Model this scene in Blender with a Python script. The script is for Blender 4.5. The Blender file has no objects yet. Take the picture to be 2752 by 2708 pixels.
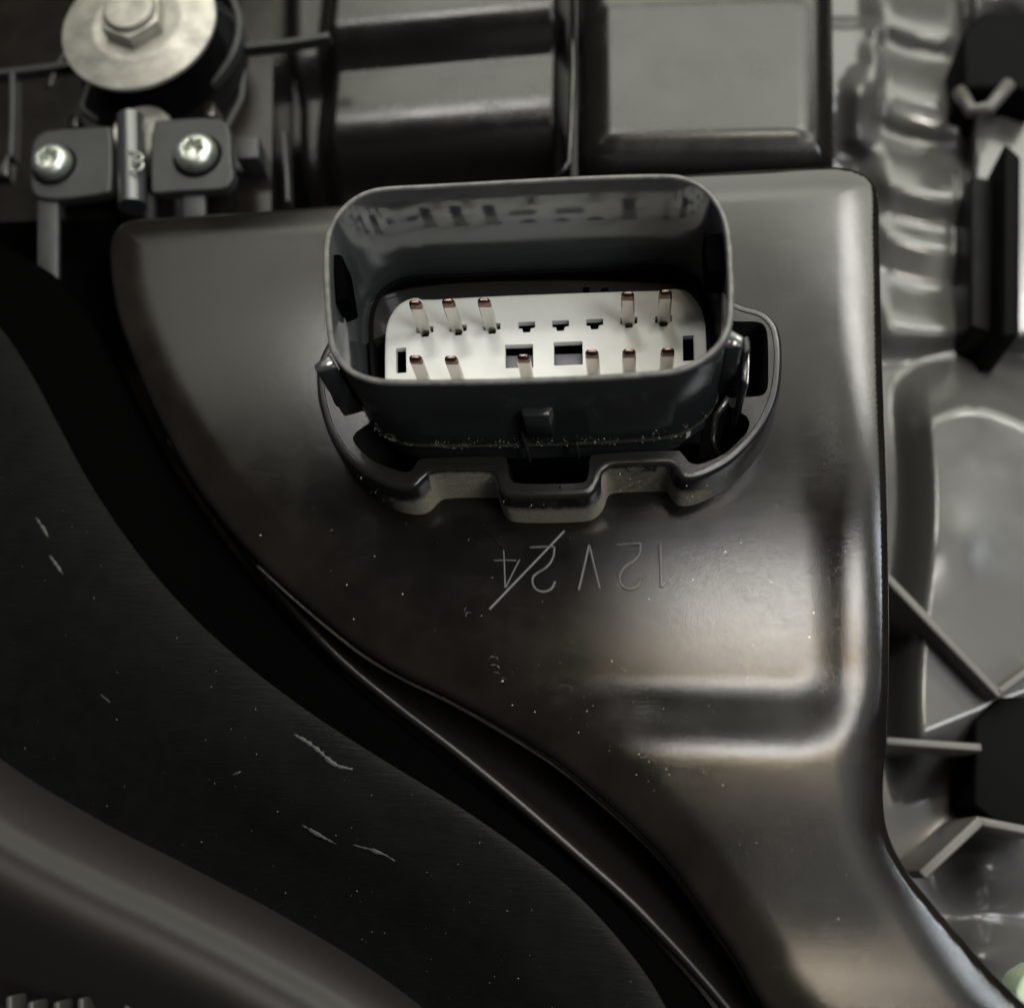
import bpy, bmesh, math, random
import numpy as np
from mathutils import Matrix, Vector
from mathutils.geometry import delaunay_2d_cdt
random.seed(7); RNG = np.random.default_rng(7)
# one Blender unit is one centimetre
scene = bpy.context.scene
scene.unit_settings.system = 'METRIC'; scene.unit_settings.scale_length = 0.01
COL = scene.collection

# ------------------------------------------------------------------ camera
F, CX, CY, VX, VY, H = 2911.0, 1376.0, 1354.0, 1692.0, 2347.0, 15.5
zc = Vector((-(VX-CX)/F, (VY-CY)/F, 1.0)).normalized()      # plate normal seen by the camera
xc = Vector((1, 0, -zc.x/zc.z)).normalized()
yc = zc.cross(xc)
M = Matrix((xc, yc, zc))
cam = bpy.data.cameras.new('camera'); camo = bpy.data.objects.new('camera', cam); COL.objects.link(camo)
camo.matrix_world = Matrix.Translation((0, 0, H)) @ M.to_4x4()
cam.sensor_width = 36; cam.lens = 36*F/2752; cam.clip_start = 0.1; cam.clip_end = 500
cam.dof.use_dof = True; cam.dof.focus_distance = 15.6
cam.dof.aperture_fstop = cam.lens*1e-3/0.32
scene.camera = camo

# ------------------------------------------------------------------ light
w = bpy.data.worlds.new('World'); scene.world = w; w.use_nodes = True
w.node_tree.nodes['Background'].inputs[0].default_value = (0.75, 0.8, 0.9, 1)
w.node_tree.nodes['Background'].inputs[1].default_value = 0.02
scene.view_settings.view_transform = 'Standard'; scene.view_settings.look = 'None'
scene.view_settings.exposure = 0.3; scene.view_settings.gamma = 1
def area(name, loc, target, sx, sy, radiance, col):
    l = bpy.data.lights.new(name, 'AREA'); l.shape = 'RECTANGLE'; l.size = sx; l.size_y = sy
    l.color = col; l.energy = radiance*sx*sy*math.pi
    o = bpy.data.objects.new(name, l); COL.objects.link(o); o.location = loc
    o.rotation_euler = (Vector(target)-Vector(loc)).to_track_quat('-Z', 'Y').to_euler()
    return o
area('ceiling_light', (24, 92, 68), (0, 4, 0), 120, 66, 3.0, (0.98, 1.0, 0.86))
area('ceiling_panel', (14, 62, 76), (14, 61, 0), 130, 44, 1.4, (1.0, 0.99, 0.86))
area('right_panel', (24, 4, 70), (24, 3.9, 0), 26, 62, 1.0, (1.0, 0.99, 0.93))
area('strip_lamp', (10.6, 18.0, 60), (0, 4, 0), 6.5, 3.0, 56.0, (1.0, 0.97, 0.93))
area('warm_tube', (9.5, 12.2, 60), (0, 4, 0), 11, 0.8, 80.0, (1.0, 0.82, 0.58))
area('cool_lamp', (40, 20, 48), (0, 4, 0), 10, 4, 34.0, (0.86, 0.94, 1.0))
area('left_tube', (-11, 38, 60), (-3, 8, 0), 13, 4.0, 52.0, (1.0, 0.97, 0.93))
area('far_fill', (30, 46, 60), (0, 4, 0), 18, 3.5, 36.0, (1.0, 0.98, 0.94))  # unseen light added for highlights on the casting and right panel edge
area('side_fill', (38, -14, 60), (0, 4, 0), 22, 22, 10.0, (0.95, 0.98, 1.0))  # unseen fill added to brighten the pin plate, outside the panel's reflection

# ------------------------------------------------------------------ materials
def mat(name, col, rough=0.4, metal=0.0, bump=0.0, bscale=60, rvar=0.0, rscale=0.6, spec=0.5, col2=None, cscale=2.0,
        stretch=(1, 1, 1), dust=None, ior=1.5, coat=0, turn=0.0, hair=0):
    m = bpy.data.materials.new(name); m.use_nodes = True
    nt = m.node_tree; N = nt.nodes; L = nt.links; b = N['Principled BSDF']
    b.inputs['Base Color'].default_value = (*col, 1); b.inputs['Roughness'].default_value = rough
    b.inputs['Metallic'].default_value = metal; b.inputs['Specular IOR Level'].default_value = spec
    b.inputs['IOR'].default_value = ior; b.inputs['Coat Weight'].default_value = coat
    tc = N.new('ShaderNodeTexCoord'); mp = N.new('ShaderNodeMapping'); mp.inputs['Scale'].default_value = stretch; mp.inputs['Rotation'].default_value = (0, 0, turn)
    L.new(tc.outputs['Object'], mp.inputs['Vector'])
    def noise(scale, detail=6, rough_=0.6, vec=None):
        n = N.new('ShaderNodeTexNoise'); n.inputs['Scale'].default_value = scale; n.inputs['Detail'].default_value = detail
        n.inputs['Roughness'].default_value = rough_; L.new(vec or tc.outputs['Object'], n.inputs['Vector']); return n
    def rng(src, a, b_, lo=0.0, hi=1.0):
        r = N.new('ShaderNodeMapRange'); r.inputs[1].default_value = lo; r.inputs[2].default_value = hi
        r.inputs[3].default_value = a; r.inputs[4].default_value = b_; L.new(src, r.inputs[0]); return r.outputs[0]
    rough_out = None
    if rvar:
        n = noise(rscale); f = noise(22, 8, 0.7, mp.outputs[0])
        a = N.new('ShaderNodeMath'); a.operation = 'ADD'
        L.new(rng(n.outputs[0], rough-rvar, rough+rvar, 0.35, 0.65), a.inputs[0])
        L.new(rng(f.outputs[0], -rvar*0.5, rvar*0.5, 0.3, 0.7), a.inputs[1])
        if hair:                                              # faint hairline scuffs in two directions
            last = a.outputs[0]
            for ang, sc in ((0.5, (1.2, 26, 1)), (-0.35, (0.8, 34, 1)), (1.5, (1.6, 40, 1))):
                hm = N.new('ShaderNodeMapping'); hm.inputs['Rotation'].default_value = (0, 0, ang); hm.inputs['Scale'].default_value = sc
                L.new(tc.outputs['Object'], hm.inputs['Vector']); hn = noise(1.0, 3, 0.5, hm.outputs[0])
                patch = noise(1.3, 2, 0.5)
                h1 = rng(hn.outputs[0], 0.0, 0.05, 0.60, 0.70); h2 = rng(patch.outputs[0], 0, 1, 0.45, 0.6)
                mm = N.new('ShaderNodeMath'); mm.operation = 'MULTIPLY_ADD'; L.new(h1, mm.inputs[0]); L.new(h2, mm.inputs[1]); L.new(last, mm.inputs[2]); last = mm.outputs[0]
            a = N.new('ShaderNodeMath'); a.operation = 'MAXIMUM'; L.new(last, a.inputs[0]); a.inputs[1].default_value = 0.04
        rough_out = a.outputs[0]; L.new(rough_out, b.inputs['Roughness'])
    base_out = None
    if col2:
        n = noise(cscale); mx = N.new('ShaderNodeMix'); mx.data_type = 'RGBA'
        L.new(rng(n.outputs[0], 0, 1, 0.35, 0.65), mx.inputs[0])
        mx.inputs[6].default_value = (*col, 1); mx.inputs[7].default_value = (*col2, 1)
        base_out = mx.outputs[2]; L.new(base_out, b.inputs['Base Color'])
    if dust:                                                  # dirt caked where the 'dust' attribute says
        at = N.new('ShaderNodeAttribute'); at.attribute_name = 'dust'
        n = noise(9, 8, 0.75); n2 = noise(55, 4, 0.7)
        s = N.new('ShaderNodeMath'); s.operation = 'ADD'; L.new(n.outputs[0], s.inputs[0]); L.new(n2.outputs[0], s.inputs[1])
        ad = N.new('ShaderNodeMath'); ad.operation = 'MULTIPLY_ADD'; L.new(s.outputs[0], ad.inputs[0])
        ad.inputs[1].default_value = 1.0; 
        sb = N.new('ShaderNodeMath'); sb.operation = 'MULTIPLY_ADD'; L.new(at.outputs['Fac'], sb.inputs[0])
        sb.inputs[1].default_value = 1.3; sb.inputs[2].default_value = -1.45
        L.new(sb.outputs[0], ad.inputs[2])
        k = rng(ad.outputs[0], 0, 1, 0.0, 0.5)
        mx = N.new('ShaderNodeMix'); mx.data_type = 'RGBA'; L.new(k, mx.inputs[0])
        if base_out: L.new(base_out, mx.inputs[6])
        else: mx.inputs[6].default_value = (*col, 1)
        cr = N.new('ShaderNodeMix'); cr.data_type = 'RGBA'; L.new(rng(n2.outputs[0], 0, 1, 0.35, 0.65), cr.inputs[0])
        cr.inputs[6].default_value = (*dust, 1); cr.inputs[7].default_value = (dust[0]*0.35, dust[1]*0.33, dust[2]*0.3, 1)
        L.new(cr.outputs[2], mx.inputs[7]); L.new(mx.outputs[2], b.inputs['Base Color'])
        m2 = N.new('ShaderNodeMix'); m2.data_type = 'FLOAT'; L.new(k, m2.inputs[0])
        if rough_out: L.new(rough_out, m2.inputs[2])
        else: m2.inputs[2].default_value = rough
        m2.inputs[3].default_value = 0.85; L.new(m2.outputs[0], b.inputs['Roughness'])
    if bump:
        n = noise(bscale, 5, 0.65, mp.outputs[0]); bp = N.new('ShaderNodeBump')
        bp.inputs['Strength'].default_value = bump; bp.inputs['Distance'].default_value = 0.01
        L.new(n.outputs[0], bp.inputs['Height'])
        if dust:
            bp2 = N.new('ShaderNodeBump'); bp2.inputs['Distance'].default_value = 0.03
            L.new(rng(k, 0, 0.9), bp2.inputs['Strength']); L.new(n2.outputs[0], bp2.inputs['Height'])
            L.new(bp.outputs[0], bp2.inputs['Normal']); L.new(bp2.outputs[0], b.inputs['Normal'])
        else: L.new(bp.outputs[0], b.inputs['Normal'])
    return m
CASE = mat('case_plastic', (0.0062, 0.0052, 0.0042), 0.10, bump=0.16, bscale=30, rvar=0.035, rscale=0.8, stretch=(2.2, 0.8, 1), hair=1,
           col2=(0.011, 0.0092, 0.0075), cscale=0.8)
CASE_SOFT = mat('case_plastic_satin', (0.0075, 0.0064, 0.0052), 0.24, bump=0.25, bscale=24, rvar=0.05, rscale=1.2, hair=1)
COLLAR = mat('collar_plastic', (0.016, 0.0155, 0.015), 0.18, bump=0.2, bscale=40, rvar=0.05, rscale=1.5, dust=(0.62, 0.56, 0.43))
SHROUD = mat('shroud_plastic', (0.033, 0.0345, 0.0355), 0.15, bump=0.06, bscale=18, rvar=0.03, rscale=1.0, dust=(0.20, 0.18, 0.14), ior=1.75)
INNERW = mat('shroud_inner_plastic', (0.045, 0.048, 0.049), 0.12, bump=0.05, bscale=14, rvar=0.03, rscale=1.0, ior=1.95)
RIMWEAR = mat('worn_rim_plastic', (0.15, 0.145, 0.135), 0.5, bump=0.6, bscale=16, col2=(0.07, 0.07, 0.068), cscale=6)
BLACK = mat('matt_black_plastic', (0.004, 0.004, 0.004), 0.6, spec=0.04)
DUCT = mat('duct_plastic', (0.0070, 0.0070, 0.0064), 0.36, bump=1.0, bscale=7, rvar=0.08, rscale=0.9, stretch=(0.35, 2.6, 1), col2=(0.0055, 0.0055, 0.005), cscale=2.5, spec=0.07, turn=0.62)
FLANGE = mat('duct_flange_plastic', (0.014, 0.0115, 0.0095), 0.62, bump=0.3, bscale=9, spec=0.5)
SCUFF = mat('scuffed_plastic', (0.035, 0.035, 0.032), 0.45, bump=1.0, bscale=14)
EDGE = mat('soft_light_edge_plastic', (0.055, 0.045, 0.034), 0.4, bump=0.4, bscale=12, col2=(0.015, 0.013, 0.010), cscale=1.2)  # brownish edge line, soft light along it put into the colour
LIP = mat('lip_plastic', (0.010, 0.0085, 0.007), 0.34, bump=0.2, bscale=20)
STAMP = mat('stamp_highlight_plastic', (0.12, 0.115, 0.11), 0.2)  # strokes made paler in colour for the glints along their edges
NEARBLACK = mat('matt_near_black', (0.0012, 0.0012, 0.0012), 0.6, spec=0.0)  # near black; carries the shade of the gap beside the duct
INSERT = mat('ivory_plastic', (0.64, 0.64, 0.60), 0.45, bump=0.15, bscale=14, col2=(0.68, 0.68, 0.635), cscale=3)
PINM = mat('tinned_pin_metal', (0.52, 0.49, 0.455), 0.16, metal=1, bump=0.3, bscale=20, rvar=0.06, rscale=6)
TIP = mat('tip_dark_reflection_metal', (0.22, 0.14, 0.11), 0.25, metal=1, bump=0.3, bscale=20, col2=(0.06, 0.05, 0.05), cscale=8)  # copper-brown pin tips; their dark reflection is put into the colour
ZINC = mat('dull_zinc', (0.41, 0.395, 0.35), 0.52, metal=0.5, bump=0.5, bscale=9, rvar=0.10, rscale=2.5, col2=(0.28, 0.265, 0.235), cscale=2.2)
SCREW = mat('bright_zinc', (0.50, 0.52, 0.47), 0.40, metal=0.9, bump=0.3, bscale=12, rvar=0.05, rscale=4)
BRACK = mat('bracket_plastic', (0.024, 0.024, 0.023), 0.5, bump=0.5, bscale=14, rvar=0.08, col2=(0.015, 0.015, 0.0145), cscale=1.5)
BACK = mat('glossy_back_plastic', (0.075, 0.073, 0.069), 0.17, bump=0.04, bscale=6, rvar=0.05, rscale=0.7, ior=1.6)
RIBM = mat('back_rib_plastic', (0.10, 0.092, 0.085), 0.4)
GREEN = mat('pale_green_plastic', (0.42, 0.50, 0.36), 0.4)
GREYW = mat('window_grey', (0.09, 0.09, 0.105), 0.4, bump=0.3, bscale=20)
SPECK = mat('dust_speck', (0.55, 0.53, 0.48), 0.5)
FIN = mat('fin_metal', (0.05, 0.047, 0.042), 0.5, metal=0.0)
BROWN = mat('brown_floor', (0.045, 0.030, 0.022), 0.6)

# ------------------------------------------------------------------ helpers
def P(u, v, z):
    """point at height z seen at photograph pixel (u, v): used to take sizes off the photograph"""
    d = M @ Vector(((u-CX)/F, -(v-CY)/F, -1.0))
    t = (z-H)/d.z
    return Vector((d.x*t, d.y*t, z))
def PP(pts, z): return np.array([P(u, v, z)[:2] for u, v in pts])
def chaikin(p, n=2, closed=True):
    p = np.asarray(p, float)
    for _ in range(n):
        if closed:
            q = np.roll(p, -1, 0); p = np.stack([0.75*p+0.25*q, 0.25*p+0.75*q], 1).reshape(-1, p.shape[1])
        else:
            a, b = p[:-1], p[1:]; m = np.stack([0.75*a+0.25*b, 0.25*a+0.75*b], 1).reshape(-1, p.shape[1])
            p = np.vstack([p[:1], m, p[-1:]])
    return p
def resample(p, s, closed=True):
    p = np.asarray(p, float)
    if closed: p = np.vstack([p, p[:1]])
    L = np.r_[0, np.cumsum(np.linalg.norm(np.diff(p, axis=0), axis=1))]
    n = max(3, int(round(L[-1]/s)))
    t = np.linspace(0, L[-1], n+1)
    if closed: t = t[:-1]
    return np.stack([np.interp(t, L, p[:, k]) for k in range(p.shape[1])], 1)
def ccw(p):
    x, y = p[:, 0], p[:, 1]
    return p if np.sum(x*np.roll(y, -1)-np.roll(x, -1)*y) > 0 else p[::-1].copy()
def offset(p, d):
    """ccw outline moved inward by d"""
    t = np.roll(p, -1, 0)-np.roll(p, 1, 0); t /= np.linalg.norm(t, axis=1)[:, None]+1e-9
    return p+np.stack([-t[:, 1], t[:, 0]], 1)*d
def inside(q, poly):
    q = np.asarray(q); r = np.zeros(len(q), bool); x, y = q[:, 0], q[:, 1]
    a = poly; b = np.roll(poly, -1, 0)
    for (x0, y0), (x1, y1) in zip(a, b):
        if y0 == y1: continue
        c = ((y0 > y) != (y1 > y)) & (x < (x1-x0)*(y-y0)/(y1-y0)+x0)
        r ^= c
    return r
def dist(q, poly, closed=True):
    a = poly if closed else poly[:-1]; b = np.roll(poly, -1, 0) if closed else poly[1:]
    out = np.full(len(q), 1e9)
    for s, e in zip(a, b):
        v = e-s; w_ = q-s; t = np.clip((w_@v)/(v@v+1e-12), 0, 1)
        dd = w_-t[:, None]*v; out = np.minimum(out, dd[:, 0]**2+dd[:, 1]**2)
    return np.sqrt(out)
def tri(outer, holes=(), extra=None):
    loops = [outer]+list(holes); vs = []; ed = []
    for lp in loops:
        n0 = len(vs); vs += [Vector((float(x), float(y))) for x, y in lp]
        ed += [(n0+i, n0+(i+1) % len(lp)) for i in range(len(lp))]
    if extra is not None: vs += [Vector((float(x), float(y))) for x, y in extra]
    ov, oe, of, a, b, c = delaunay_2d_cdt(vs, ed, [], 0, 1e-5)
    V2 = np.array([(v.x, v.y) for v in ov]); T = np.array([f for f in of if len(f) == 3])
    c = V2[T].mean(1); ok = inside(c, outer)
    for h in holes: ok &= ~inside(c, h)
    T = T[ok]
    e1 = V2[T[:, 1]]-V2[T[:, 0]]; e2 = V2[T[:, 2]]-V2[T[:, 0]]
    fl = (e1[:, 0]*e2[:, 1]-e1[:, 1]*e2[:, 0]) < 0
    T[fl] = T[fl][:, ::-1]
    return V2, T
def empty(name, loc=(0, 0, 0)):
    o = bpy.data.objects.new(name, None); COL.objects.link(o); o.location = loc; o.empty_display_size = 0.2; return o
def tag(o, label=None, cat=None, group=None, kind=None):
    for k, v in (('label', label), ('category', cat), ('group', group), ('kind', kind)):
        if v: o[k] = v
    return o
def mesh(name, V, Fc, mats, parent=None, smooth=True, mi=None, normals=None, dust=None, angle=None):
    me = bpy.data.meshes.new(name); me.from_pydata([tuple(map(float, v)) for v in V], [], [tuple(map(int, f)) for f in Fc])
    for m in (mats if isinstance(mats, (list, tuple)) else [mats]): me.materials.append(m)
    me.polygons.foreach_set('use_smooth', [smooth]*len(me.polygons))
    if mi is not None: me.polygons.foreach_set('material_index', list(map(int, mi)))
    if dust is not None:
        a = me.attributes.new('dust', 'FLOAT', 'POINT'); a.data.foreach_set('value', [float(x) for x in dust])
    me.update()
    if angle is not None: me.set_sharp_from_angle(angle=math.radians(angle))
    if normals is not None: me.normals_split_custom_set_from_vertices([tuple(map(float, n)) for n in normals])
    o = bpy.data.objects.new(name, me); COL.objects.link(o)
    if parent:
        o.parent = parent; o.matrix_parent_inverse = Matrix.Translation(-parent.location)
    return o
def relief(name, outer, zf, m, parent, holes=(), fine=0.05, coarse=0.12, edge=0.6, zbot=-2.0, hole_bot=None, wall_mat=None):
    """plate whose top follows zf(points, distance from the rim); outer in world cm"""
    outer = ccw(outer)
    lo, hi = outer.min(0), outer.max(0)
    def grid(s):
        xs = np.arange(lo[0], hi[0], s); ys = np.arange(lo[1], hi[1], s*0.866)
        g = np.stack(np.meshgrid(xs, ys), -1); g[1::2, :, 0] += s/2; return g.reshape(-1, 2)
    def keep(g):
        k = inside(g, outer)
        for h in holes: k &= ~inside(g, h)
        g = g[k]; d = dist(g, outer)
        dh = np.full(len(g), 9.0)
        for h in holes: dh = np.minimum(dh, dist(g, h))
        return g, d, dh
    g1, d1, h1 = keep(grid(fine)); k = (d1 < edge) & (d1 > fine*0.45) & (h1 > fine*0.5); g1 = g1[k]
    g2, d2, h2 = keep(grid(coarse)); k = (d2 >= edge) & (h2 > coarse*0.5); g2 = g2[k]
    V2, T = tri(outer, holes, np.vstack([g1, g2]))
    Z = lambda q: zf(q, np.where(inside(q, outer), dist(q, outer), 0.0))
    z = Z(V2); e = 0.01; din = dist(V2, outer)
    def zz(q): return zf(q, dist(q, outer)*np.where(inside(q, outer), 1, 0))
    # on the rim take the gradient from just inside
    gx = (zz(V2+[e, 0])-zz(V2-[e, 0]))/(2*e); gy = (zz(V2+[0, e])-zz(V2-[0, e]))/(2*e)
    n = np.stack([-gx, -gy, np.ones(len(V2))], 1); n /= np.linalg.norm(n, axis=1)[:, None]
    V = np.column_stack([V2, z]).tolist(); N_ = n.tolist(); Fc = T.tolist()
    def skirt(loop, zb, sgn):
        zl = zf(loop, dist(loop, outer)); t = np.roll(loop, -1, 0)-np.roll(loop, 1, 0); t /= np.linalg.norm(t, axis=1)[:, None]+1e-9
        nn = np.stack([t[:, 1], -t[:, 0]], 1)*sgn; b0 = len(V); L = len(loop)
        for (x, y), zt, (a, b) in zip(loop, zl, nn):
            V.append((x, y, zt)); V.append((x, y, zb)); N_.append((a, b, 0)); N_.append((a, b, 0))
        for i in range(L):
            j = (i+1) % L; f = (b0+2*i, b0+2*i+1, b0+2*j+1, b0+2*j)
            Fc.append(f if sgn > 0 else f[::-1])
    nt = len(Fc); skirt(outer, zbot, 1)
    for h in holes: skirt(ccw(h), zbot if hole_bot is None else hole_bot, -1)
    mi = [0]*nt+[1 if wall_mat else 0]*(len(Fc)-nt)
    return mesh(name, V, Fc, [m]+([wall_mat] if wall_mat else []), parent, True, mi, N_)
def ringed(name, outer, prof, m, parent=None, holes=(), hprof=None, dustf=None, angle=35, mif=None, cap=True):
    """solid with a flat top: prof = [(inset, z)...] from the foot up to the top; hprof the same for the holes, from the top down"""
    outer = ccw(outer); V = []; Fc = []
    if len(prof) > 3: prof = list(prof)+[(prof[-1][0]+0.03, prof[-1][1])]
    if hprof: hprof = list(hprof)+[(hprof[-1][0]+0.008, hprof[-1][1])]
    def rings(loop, pr, flip, sgn):
        r = []
        for ins, z in pr:
            q = offset(loop, ins*sgn); r.append(len(V)); V.extend([(x, y, z) for x, y in q])
        n = len(loop)
        for a, b in zip(r[:-1], r[1:]):
            for i in range(n):
                j = (i+1) % n; f = (a+i, a+j, b+j, b+i); Fc.append(f[::-1] if flip else f)
        return r
    r = rings(outer, prof, False, 1); hr = []
    hl = [ccw(h) for h in holes]
    for h in hl: hr.append(rings(h, hprof, True, -1))    # hprof from the foot up; inset counts away from the hole
    if cap:
        top = offset(outer, prof[-1][0]); ht = [offset(h, -hprof[-1][0]) for h in hl] if hprof else []
        V2, T = tri(top, ht); b0 = len(V); V.extend([(x, y, prof[-1][1]) for x, y in V2]); Fc.extend((T+b0).tolist())
    V = np.array(V, float)
    me_d = dustf(V) if dustf else None
    o = mesh(name, V, Fc, m, parent, True, None, None, me_d)
    bm = bmesh.new(); bm.from_mesh(o.data); bmesh.ops.remove_doubles(bm, verts=bm.verts, dist=1e-5); bm.to_mesh(o.data); bm.free()
    o.data.set_sharp_from_angle(angle=math.radians(angle))
    if mif:
        o.data.polygons.foreach_set('material_index', [mif(p.center, p.normal) for p in o.data.polygons])
    return o
def tube(pts, r, n=8, caps=True, V=None, Fc=None, squash=1.0):
    pts = [Vector(p) for p in pts]; V = [] if V is None else V; Fc = [] if Fc is None else Fc; b0 = len(V)
    rs = r if isinstance(r, (list, tuple)) else [r]*len(pts)
    for i, p in enumerate(pts):
        t = (pts[min(i+1, len(pts)-1)]-pts[max(i-1, 0)]).normalized()
        up = Vector((0, 0, 1)) if abs(t.z) < 0.9 else Vector((0, 1, 0))
        a = t.cross(up).normalized(); b = a.cross(t)
        for k in range(n):
            an = 2*math.pi*k/n; V.append(tuple(p+a*math.cos(an)*rs[i]+b*math.sin(an)*rs[i]*squash))
    for i in range(len(pts)-1):
        for k in range(n):
            j = (k+1) % n; Fc.append((b0+i*n+k, b0+i*n+j, b0+(i+1)*n+j, b0+(i+1)*n+k))
    if caps: Fc.append(tuple(b0+k for k in range(n))[::-1]); Fc.append(tuple(b0+(len(pts)-1)*n+k for k in range(n)))
    return V, Fc
def lathe(name, prof, c, m, parent, n=48, angle=40):
    V = []; Fc = []
    for r, z in prof:
        for k in range(n):
            a = 2*math.pi*k/n; V.append((c[0]+r*math.cos(a), c[1]+r*math.sin(a), c[2]+z))
    for i in range(len(prof)-1):
        for k in range(n):
            j = (k+1) % n; Fc.append((i*n+k, i*n+j, (i+1)*n+j, (i+1)*n+k))
    Fc.append(tuple((len(prof)-1)*n+k for k in range(n)))
    return mesh(name, V, Fc, m, parent, True, angle=angle)
def boxp(name, quad, z0, z1, m, parent, bev=0.03, seg=2, top=None):
    """a bevelled block standing on a traced four-cornered footprint (world xy)"""
    q = ccw(np.asarray(quad, float)); V = [(x, y, z0) for x, y in q]+[(x, y, z1) for x, y in (q if top is None else top)]
    n = len(q); Fc = [tuple(range(n))[::-1], tuple(range(n, 2*n))]+[(i, (i+1) % n, n+(i+1) % n, n+i) for i in range(n)]
    o = mesh(name, V, Fc, m, parent, True)
    bm = bmesh.new(); bm.from_mesh(o.data)
    if bev: bmesh.ops.bevel(bm, geom=bm.edges[:], offset=bev, segments=seg, affect='EDGES', profile=0.5, clamp_overlap=True)
    bm.to_mesh(o.data); bm.free(); o.data.polygons.foreach_set('use_smooth', [True]*len(o.data.polygons))
    o.data.set_sharp_from_angle(angle=math.radians(50)); return o
def strip(a, b, wd):
    a = np.array(a[:2]); b = np.array(b[:2]); t = (b-a)/np.linalg.norm(b-a); n = np.array([-t[1], t[0]])*wd/2
    return np.array([a-n, b-n, b+n, a+n])
def sst(x, a, b):
    t = np.clip((x-a)/(b-a), 0, 1); return t*t*(3-2*t)
def fillet(d, r, h=None):
    t = np.clip(d/r, 0, 1); return ((h or r))*(np.sqrt(np.clip(1-(1-t)**2, 0, 1))-1)

# ================================================================== the heater case
case = tag(empty('heater_case'), 'large black moulded plastic case around the socket, stamped 12V and struck-out 24', 'case')
# --- collar round the socket
ZC = 1.0
co = [(868, 930), (848, 995), (850, 1058), (861, 1105), (877, 1158), (902, 1203), (930, 1237), (971, 1272), (1009, 1294), (1050, 1311),
      (1090, 1318), (1118, 1311), (1138, 1288), (1157, 1272), (1198, 1268), (1312, 1268), (1328, 1275), (1334, 1300), (1345, 1328), (1373, 1340),
      (1566, 1337), (1594, 1325), (1612, 1300), (1619, 1272), (1633, 1256), (1666, 1252), (1790, 1248), (1808, 1254), (1818, 1275), (1832, 1290),
      (1860, 1291), (1902, 1277), (1965, 1243), (2022, 1191), (2057, 1146), (2082, 1095), (2098, 1042), (2105, 963), (2101, 905),
      (2088, 862), (2050, 828), (1987, 816), (1900, 760), (1500, 745), (1100, 760), (950, 820)]
ci = [(888, 1035), (895, 1080), (912, 1097), (972, 1099), (992, 1112), (1000, 1132), (978, 1146), (948, 1168), (950, 1185), (962, 1200), (996, 1234),
      (1041, 1253), (1080, 1266), (1098, 1266), (1110, 1256), (1121, 1234), (1138, 1228), (1350, 1223), (1364, 1230), (1368, 1280), (1381, 1299),
      (1565, 1297), (1580, 1287), (1583, 1230), (1592, 1217), (1820, 1207), (1832, 1213), (1849, 1238), (1868, 1246), (1887, 1245), (1934, 1225),
      (1981, 1193), (2006, 1162), (2015, 1137), (2008, 1119), (1987, 1107), (1959, 1092), (1957, 1075), (1966, 1064), (2045, 1064), (2060, 1050),
      (2064, 1030), (2064, 930), (2060, 880), (2040, 862), (1976, 865), (1920, 850), (1800, 830), (1500, 840), (1150, 860), (1020, 900), (930, 960)]
CO = ccw(resample(chaikin(PP(co, ZC), 2), 0.035)); CI = ccw(resample(chaikin(PP(ci, ZC), 2), 0.035))
yd = P(1400, 1240, ZC).y; xm = P(1480, 1300, ZC).x
def collar_dust(V):
    y = V[:, 1]; x = V[:, 0]; z = V[:, 2]
    side = (z < 0.97)*(z > -0.2)
    k = side*sst(-y, -yd-0.12, -yd+0.25)*(1-0.8*sst(np.abs(x-xm), 1.9, 2.9))
    dent = ((np.abs(x-P(1245, 1270, 1).x) < 0.52)+(np.abs(x-P(1710, 1252, 1).x) < 0.5)) > 0
    up = np.where(dent, 1-0.5*sst(z, 0.85, 0.97), 1-sst(z, 0.40, 0.85))
    return np.clip(0.1+k*up*np.where(dent, 0.72, 0.66), 0, 1.2)
ringed('connector_collar', CO, [(-0.05, -0.05), (-0.035, 0.2), (-0.03, 0.45), (-0.02, 0.7), (-0.006, 0.90), (0.008, 0.965), (0.035, 0.995), (0.06, 1.0), (0.115, 1.0), (0.125, 0.985)],
       COLLAR, case, [CI], [(0, -1.4), (0, 0.96), (0.008, 0.985)], collar_dust, 40)
# --- main panel
mo = [(279, 700), (277, 660), (287, 612), (321, 578), (362, 570), (900, 536), (1500, 470), (2150, 432), (2268, 426), (2330, 444), (2364, 474),
      (2374, 520), (2373, 614), (2377, 709), (2380, 900), (2382, 992), (2391, 1275), (2396, 1535), (2398, 1750), (2394, 1928), (2380, 2097), (2383, 2192),
      (2402, 2266), (2452, 2351), (2526, 2441), (2600, 2526), (2660, 2600), (2760, 2700), (2900, 2850), (2400, 2950), (2160, 2850), (2035, 2698), (1983, 2593), (1920, 2504),
      (1867, 2425), (1799, 2330), (1720, 2246), (1615, 2152), (1510, 2062), (1405, 1994), (1293, 1928), (1188, 1870), (1083, 1822), (978, 1762),
      (873, 1680), (768, 1590), (690, 1518), (600, 1420), (547, 1352), (510, 1303), (440, 1180), (380, 1060), (330, 930), (300, 850), (284, 765)]
MO = ccw(resample(chaikin(PP(mo, 0), 2), 0.07))
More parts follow.
